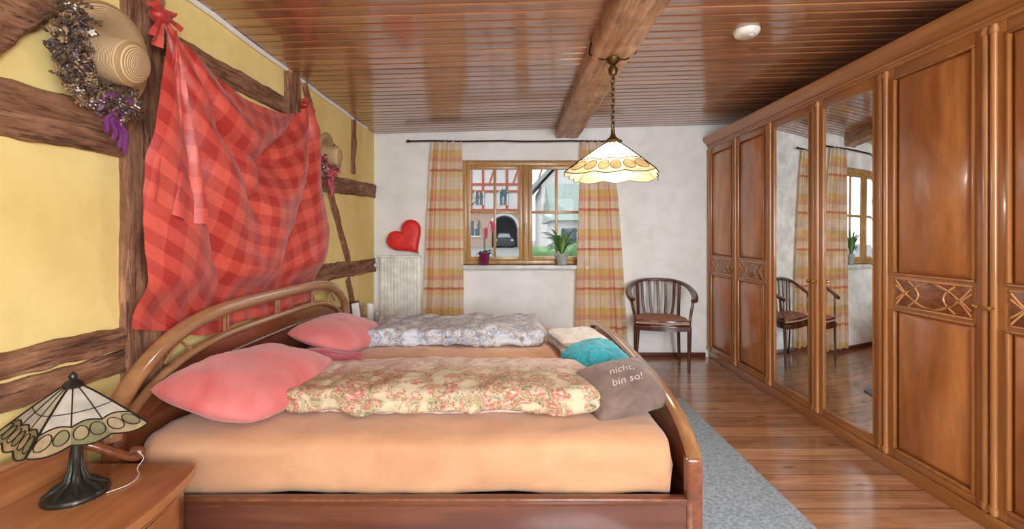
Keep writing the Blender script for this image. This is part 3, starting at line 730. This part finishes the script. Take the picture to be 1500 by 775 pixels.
# ---------------------------------------------------------------- radiator + heart
mb=MB(); x0,x1=-1.42,-.985; z0,z1=.40,1.105
mb.box(x0,x1,4.985,5.02,z0,z1-.01,M_radi,.005); n=12
for i in range(n):
    xa=x0+.012+i*(x1-x0-.024)/n; mb.box(xa+.005,xa+(x1-x0-.024)/n-.007,4.976,4.99,z0+.02,z1-.03,M_radi,.006)
mb.box(x0-.006,x1+.006,4.955,5.03,z1-.022,z1,M_radi,.005)
for i in range(16): mb.box(x0+.015+i*.026,x0+.028+i*.026,4.965,5.02,z1,z1+.003,M_plw)
mb.tube([(x0+.04,5.0,z0),(x0+.04,5.0,.1),(x0+.04,5.03,.06)],.01,M_radi,8); mb.tube([(x0+.08,5.0,z0),(x0+.08,5.0,.0)],.01,M_radi,8)
mb.lathe([(.018,0),(.022,.02),(.02,.05),(0,.055)],T((x0-.005,4.98,1.0))@R(-90,'Y'),M_plw,12)
mb.obj('radiator')
mb=MB(); HM=T((-1.115,4.965,1.275))@R(-4,'X')@R(-38,'Y')
def hp(t): 
    return (16*math.sin(t)**3/32*.40,(13*math.cos(t)-5*math.cos(2*t)-2*math.cos(3*t)-math.cos(4*t))/30*.38+.02)
for sg in (-1,1):
    def hf(u,v,sg=sg):
        x,z=hp(u*2*pi); k=math.cos(v*pi/2)**.45 if v<1 else 0
        return HM@V((x*k,sg*.055*math.sin(v*pi/2)**.6,(z-.03)*k+.03))
    mb.grid(hf,48,10,M_heart)
bmesh.ops.remove_doubles(mb.bm,verts=mb.bm.verts,dist=.0005); mb.obj('heart_box',ang=70)

# ---------------------------------------------------------------- chair
CM=T((1.50,4.70,0))@R(-12,'Z')
mb=MB()
def leg(p0,p1,r0,r1): mb.tube([p0,V(p0).lerp(V(p1),.5)+V((0,0,0)),p1],[r0,(r0+r1)/2,r1],M_chair,8,M=CM)
rl=[(-.285,-.245,.695),(-.30,-.20,.71),(-.315,-.08,.735),(-.31,.05,.77),(-.27,.16,.81),(-.19,.235,.84),(-.09,.265,.85),(0,.272,.852)]
rl=rl+[(-x,y,z) for x,y,z in rl[-2::-1]]
rs=smooth(rl,2); mb.tube(rs,.024,M_chair,10,a=.75,b=1.35,ref=(0,0,1),M=CM)
for sx in (-1,1):
    leg((sx*.245,-.20,.0),(sx*.25,-.20,.44),.014,.023); mb.tube(smooth([(sx*.25,-.20,.44),(sx*.255,-.2,.52),(sx*.275,-.17,.60),(sx*.295,-.16,.715)],2),.015,M_chair,8,M=CM)
    mb.tube(smooth([(sx*.22,.26,.0),(sx*.205,.20,.25),(sx*.20,.19,.45),(sx*.215,.215,.83)],2),.017,M_chair,8,M=CM)
for i in range(5):
    t=(i-2)/2; xs=.13*t; xt=.165*t; yt=.262-.04*t*t; mb.tube([(xs,.195-.0*t*t,.45),(xt*.95,.215,.62),(xt,yt,.845)],.011,M_chair,6,a=1.3,b=.6,M=CM)
seatp=[(-.26,-.23),(-.13,-.255),(0,-.262),(.13,-.255),(.26,-.23),(.255,-.05),(.225,.12),(.17,.205),(0,.225),(-.17,.205),(-.225,.12),(-.255,-.05)]
mb.prism([(x,y,.40) for x,y in seatp],(0,0,.045),M_chair,CM,bev=.006)
mb.prism([(x*.96,y*.96,.445) for x,y in seatp],(0,0,.055),M_seat,CM,bev=.020)
mb.obj('armchair')

# ---------------------------------------------------------------- rug, smoke detector
mb=MB(); mb.box(.72,1.365,.4,3.74,.001,.012,M_rug,.004); mb.obj('rug')
mb=MB(); mb.lathe([(0,.0),(.05,0),(.062,.008),(.07,.02),(.072,.036),(0,.036)],T((1.355,2.68,zc(1.355)-.034))@R(-1.5,'Y'),M_plw,32); mb.lathe([(.0,0),(.012,0),(.014,.004)],T((1.37,2.66,zc(1.355)-.038)),M_radi,12); mb.obj('smoke_detector')

# ---------------------------------------------------------------- plants
def leafs(mb,base,n,L,wd,seed,m,droop=1.0,spread=1.0):
    random.seed(seed)
    for i in range(n):
        a=random.uniform(0,2*pi); l=L*random.uniform(.6,1.1); sy=.22 if math.sin(a)>0 else .6
        d=V((math.cos(a),math.sin(a)*sy,0)); pr=V((-math.sin(a),math.cos(a),0))
        up=random.uniform(.6,1.1); mm=random.choice(m)
        def f(u,v): 
            w_=wd*math.sin(pi*min(.98,.1+v*.9))**.7
            return V(base)+d*(l*v*.7*spread)+V((0,0,l*(up*v-droop*v*v*.85)))+pr*(u-.5)*2*w_+V((0,0,abs(u-.5)*w_))
        mb.grid(f,4,12,mm)
px,py,pz=-.30,YF-.02,1.0
mb=MB(); mb.lathe([(0,0),(.045,0),(.048,.01),(.060,.12),(.064,.125),(.064,.135),(.055,.135),(.05,.11),(0,.11)],T((px,py,pz+.001)),M_potp,20,False)
leafs(mb,(px,py,pz+.11),6,.18,.022,2,[M_green],1.1)
random.seed(4)
for sgn,hh in ((-1,.42),(1,.38),(.2,.30)):
    st=smooth([(px,py,pz+.11),(px+sgn*.01,py,pz+.11+hh*.5),(px+sgn*.05,py,pz+.11+hh*.9),(px+sgn*.10,py,pz+.11+hh*.92)],2); mb.tube(st,.003,M_green,5)
    for q in range(6):
        c=st[len(st)-1-q] + V((0,-.02,-.01*q)); Mq=T(c+V((sgn*.012*(q-2),0,-.02*(q%2))))@R(80,'X')@R(random.uniform(0,70),'Z')
        mq=M_pk if sgn>0 else M_wht
        for k in range(5): mb.ell(Mq@R(72*k,'Z')@T((.013,0,0)),.013,.008,.003,mq,8,4)
        mb.ell(Mq,.005,.005,.005,M_redp,6,4)
mb.obj('potted_orchid',ang=60,recalc=False)
px=.54
mb=MB(); mb.lathe([(0,0),(.05,0),(.052,.01),(.065,.10),(.072,.125),(.066,.125),(.058,.10),(0,.10)],T((px,py,pz+.001)),M_potg,24,False)
leafs(mb,(px,py,pz+.10),30,.60,.017,9,[M_green,M_green2,M_green],.60,.55)
mb.obj('potted_spider_plant',ang=60,recalc=False)
px=.75
mb=MB(); mb.lathe([(0,0),(.03,0),(.042,.08),(.038,.08),(0,.075)],T((px,py+.02,pz+.001)),M_potg,20,False); leafs(mb,(px,py+.02,pz+.08),12,.12,.012,19,[M_green2],.9,.5); 
mb.obj('potted_succulent',ang=60,recalc=False)
mb=MB(); mb.tube([(-.085,YF+.045,2.09),(-.085,YF+.045,1.83)],.0012,M_plw,4)
for k in range(6): mb.ell(T((-.085,YF+.045,1.79))@R(60*k,'Y')@T((.028,0,0)),.022,.004,.012,M_teal,8,4)
mb.ell(T((-.085,YF+.045,1.79)),.014,.008,.014,M_pk,8,5)
mb.obj('suncatcher')

# ---------------------------------------------------------------- outdoors
M_grd=plain('wet_asphalt',(132,132,130),.85); M_fac=plain('white_render',(196,193,188),.9); M_facp=plain('pink_render',(180,152,136),.9)
M_rtim=plain('red_timber',(160,80,60),.85); M_tile=plain('roof_tile',(140,88,70),.85,bmp=.3,bscale=8); M_grt=plain('grey_tile',(132,144,136),.85); M_wg=plain('dark_pane',(64,78,88),.3); M_wt2=plain('white_trim_paint',(206,206,202),.8)
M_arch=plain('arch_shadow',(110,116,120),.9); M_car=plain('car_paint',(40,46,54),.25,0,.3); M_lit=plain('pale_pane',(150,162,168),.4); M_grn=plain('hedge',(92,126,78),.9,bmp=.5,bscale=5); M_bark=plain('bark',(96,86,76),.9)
mb=MB(); mb.box(-60,60,YF+.6,90,.1,.3,M_grd); mb.obj('street_ground')
mb=MB(); Y=40.0
ax0,ax1,az=-1.75,.45,2.0
mb.box(-14,ax0,Y,Y+8,.3,3.4,M_facp); mb.box(ax1,1.6,Y,Y+8,.3,3.4,M_facp)
n=14; cxa=(ax0+ax1)/2; ra=(ax1-ax0)/2
pts=[(ax0,Y,3.4)]+[(cxa-ra*math.cos(pi*i/n),Y,az+ra*.95*math.sin(pi*i/n)) for i in range(n+1)]+[(ax1,Y,3.4)]
mb.prism(pts,(0,8,0),M_facp)
mb.tube([(cxa-(ra+.1)*math.cos(pi*i/n),Y-.05,az+(ra+.1)*.95*math.sin(pi*i/n)) for i in range(n+1)],.14,M_wt2,6)
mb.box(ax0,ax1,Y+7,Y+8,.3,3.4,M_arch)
mb.box(-14,1.6,Y-.25,Y+8,3.4,7.6,M_fac)
for zz in (3.4,5.0,5.6,7.4): mb.box(-14,1.6,Y-.32,Y-.24,zz,zz+.2,M_rtim)
for i in range(16): mb.box(-13.8+i*1.02,-13.6+i*1.02,Y-.31,Y-.24,3.6,7.4,M_rtim)
for i in range(8):
    xw=-13.3+i*2.04; mb.box(xw,xw+.62,Y-.36,Y-.22,4.0,5.0,M_wg); mb.box(xw-.08,xw,Y-.4,Y-.22,3.9,5.1,M_wt2); mb.box(xw+.62,xw+.7,Y-.4,Y-.22,3.9,5.1,M_wt2); mb.box(xw+.27,xw+.33,Y-.4,Y-.22,4.0,5.0,M_wt2)
    mb.prism([(xw+1.1,Y-.3,5.8),(xw+1.25,Y-.3,5.8),(xw+1.8,Y-.3,7.4),(xw+1.65,Y-.3,7.4)],(0,.05,0),M_rtim)
for xw in (-5.4,-3.6): mb.box(xw,xw+.8,Y-.05,Y+.05,1.3,2.6,M_wg); mb.box(xw-.08,xw+.88,Y-.09,Y-.05,1.18,1.3,M_wt2); mb.box(xw+.37,xw+.43,Y-.09,Y-.05,1.3,2.6,M_wt2)
mb.prism([(-14.5,Y-.8,7.5),(-14.5,Y+4,12),(-14.5,Y+8.6,7.5)],(16.4,0,0),M_tile)
mb.obj('half_timbered_house')
mb=MB(); Y=30.0
mb.box(1.9,9,Y,Y+8,.3,4.6,M_fac)
mb.prism([(1.9,Y,4.6),(9,Y,4.6),(5.4,Y,8.4)],(0,8,0),M_fac)
mb.prism([(1.3,Y-.4,4.2),(5.4,Y-.4,8.55),(5.4,Y-.4,8.8),(1.15,Y-.4,4.4)],(0,9,0),M_grt); mb.prism([(9.6,Y-.4,4.2),(5.4,Y-.4,8.55),(5.4,Y-.4,8.8),(9.75,Y-.4,4.4)],(0,9,0),M_grt)
for xw,zw in ((2.3,1.4),(4.0,1.4),(2.9,3.2),(4.6,3.2),(4.2,5.4)): 
    mb.box(xw,xw+.9,Y-.05,Y+.05,zw,zw+1.1,M_wg); mb.box(xw-.1,xw+1,Y-.09,Y-.05,zw-.12,zw,M_wt2); mb.box(xw+.42,xw+.48,Y-.08,Y-.05,zw,zw+1.1,M_wt2)
mb.obj('gabled_house')
mb=MB(); mb.box(1.75,7,18,23,.3,2.0,M_fac); mb.prism([(1.5,17.6,1.9),(1.5,20.5,3.6),(1.5,23.4,1.9)],(6,0,0),M_grt); mb.box(2.0,2.5,17.96,18.0,.9,1.6,M_wg); mb.box(2.9,3.4,17.96,18.0,.9,1.6,M_wg); mb.obj('shed')
mb=MB()
cp=[(-.9,.3),(-.92,.75),(-.8,1.0),(-.62,1.05),(-.5,1.45),(.5,1.45),(.62,1.05),(.8,1.0),(.92,.75),(.9,.3)]
mb.prism([(cxa+x*.9,38.2,.3+z*.92-.12) for x,z in cp],(0,3.4,0),M_car,bev=.04)
mb.prism([(cxa+x*.9,38.17,.3+z*.92-.12) for x,z in [(-.56,1.08),(-.46,1.38),(.46,1.38),(.56,1.08)]],(0,.04,0),M_lit)
for x in (-.66,.66):
    mb.ell(T((cxa+x,38.2,.93)),.12,.05,.08,M_wht,8,5)
    for y in (38.7,41.0): mb.tube([(cxa+x-.09,y,.6),(cxa+x+.09,y,.6)],.3,M_iron,16)
mb.obj('parked_car')
mb=MB(); random.seed(12)
def branch(p,d,l,r,dep):
    q=p+d*l; mb.tube([p,p.lerp(q,.5)+V((random.uniform(-.1,.1)*l,0,0)),q],[r,r*.85,r*.65],M_bark,6)
    if dep:
        for _ in range(3): branch(q,(d+V((random.uniform(-.8,.8),random.uniform(-.5,.5),random.uniform(-.1,.5)))).normalized(),l*.72,r*.6,dep-1)
branch(V((-3.3,26,.3)),V((0,0,1)),1.3,.10,5)
mb.obj('bare_tree')
mb=MB(); 
for i in range(14): mb.ell(T((1.0+i*.35,16.5+.2*math.sin(i*3),.6+.1*math.sin(i*5))),.4,.4,.35+.1*math.sin(i*2),M_grn,10,7)
for i in range(10): mb.ell(T((-6.2+i*.3,25+.2*math.sin(i*3),.6)),.35,.4,.45,M_grn,10,7)
mb.obj('hedge')

# ---------------------------------------------------------------- lights
w=bpy.data.worlds.new('World'); sc.world=w; w.use_nodes=True; nt=w.node_tree; bg=nt.nodes['Background']
bg.inputs[0].default_value=(.90,.95,1,1); bg.inputs[1].default_value=2.4
def area(name,loc,rot,sx,sy,e,c):
    l=bpy.data.lights.new(name,'AREA'); l.shape='RECTANGLE'; l.size=sx; l.size_y=sy; l.energy=e; l.color=c
    o=bpy.data.objects.new(name,l); o.location=loc; o.rotation_euler=[math.radians(a) for a in rot]; sc.collection.objects.link(o); return o
area('fill_light_back',(-.45,YB-.05,1.6),(90,0,0),1.7,1.4,22,(.88,.96,1))  # both back area lights are added fill, set in the wall openings
area('fill_light_back',(1.55,YB-.05,1.6),(90,0,0),1.7,1.4,180,(.88,.96,1))  # stronger added fill from behind right
area('fill_light_top',(.6,-.5,2.38),(58,0,0),1.2,.8,20,(.97,.99,1))  # added soft fill high behind the camera, no fixture there
l=bpy.data.lights.new('pendant_bulb','POINT'); l.energy=18; l.color=(1,.95,.86); l.shadow_soft_size=.06; o=bpy.data.objects.new('pendant_bulb',l); o.location=PC+V((0,0,-.20)); sc.collection.objects.link(o)
# ---------------------------------------------------------------- camera
cd=bpy.data.cameras.new('camera'); cd.sensor_width=36; cd.lens=680/1500*36; cd.shift_y=-42.5/1500; cd.clip_start=.02; cd.clip_end=300
co=bpy.data.objects.new('camera',cd); co.location=(0,0,1.32); co.rotation_euler=(pi/2,0,0); sc.collection.objects.link(co); sc.camera=co
sc.view_settings.view_transform='Standard'
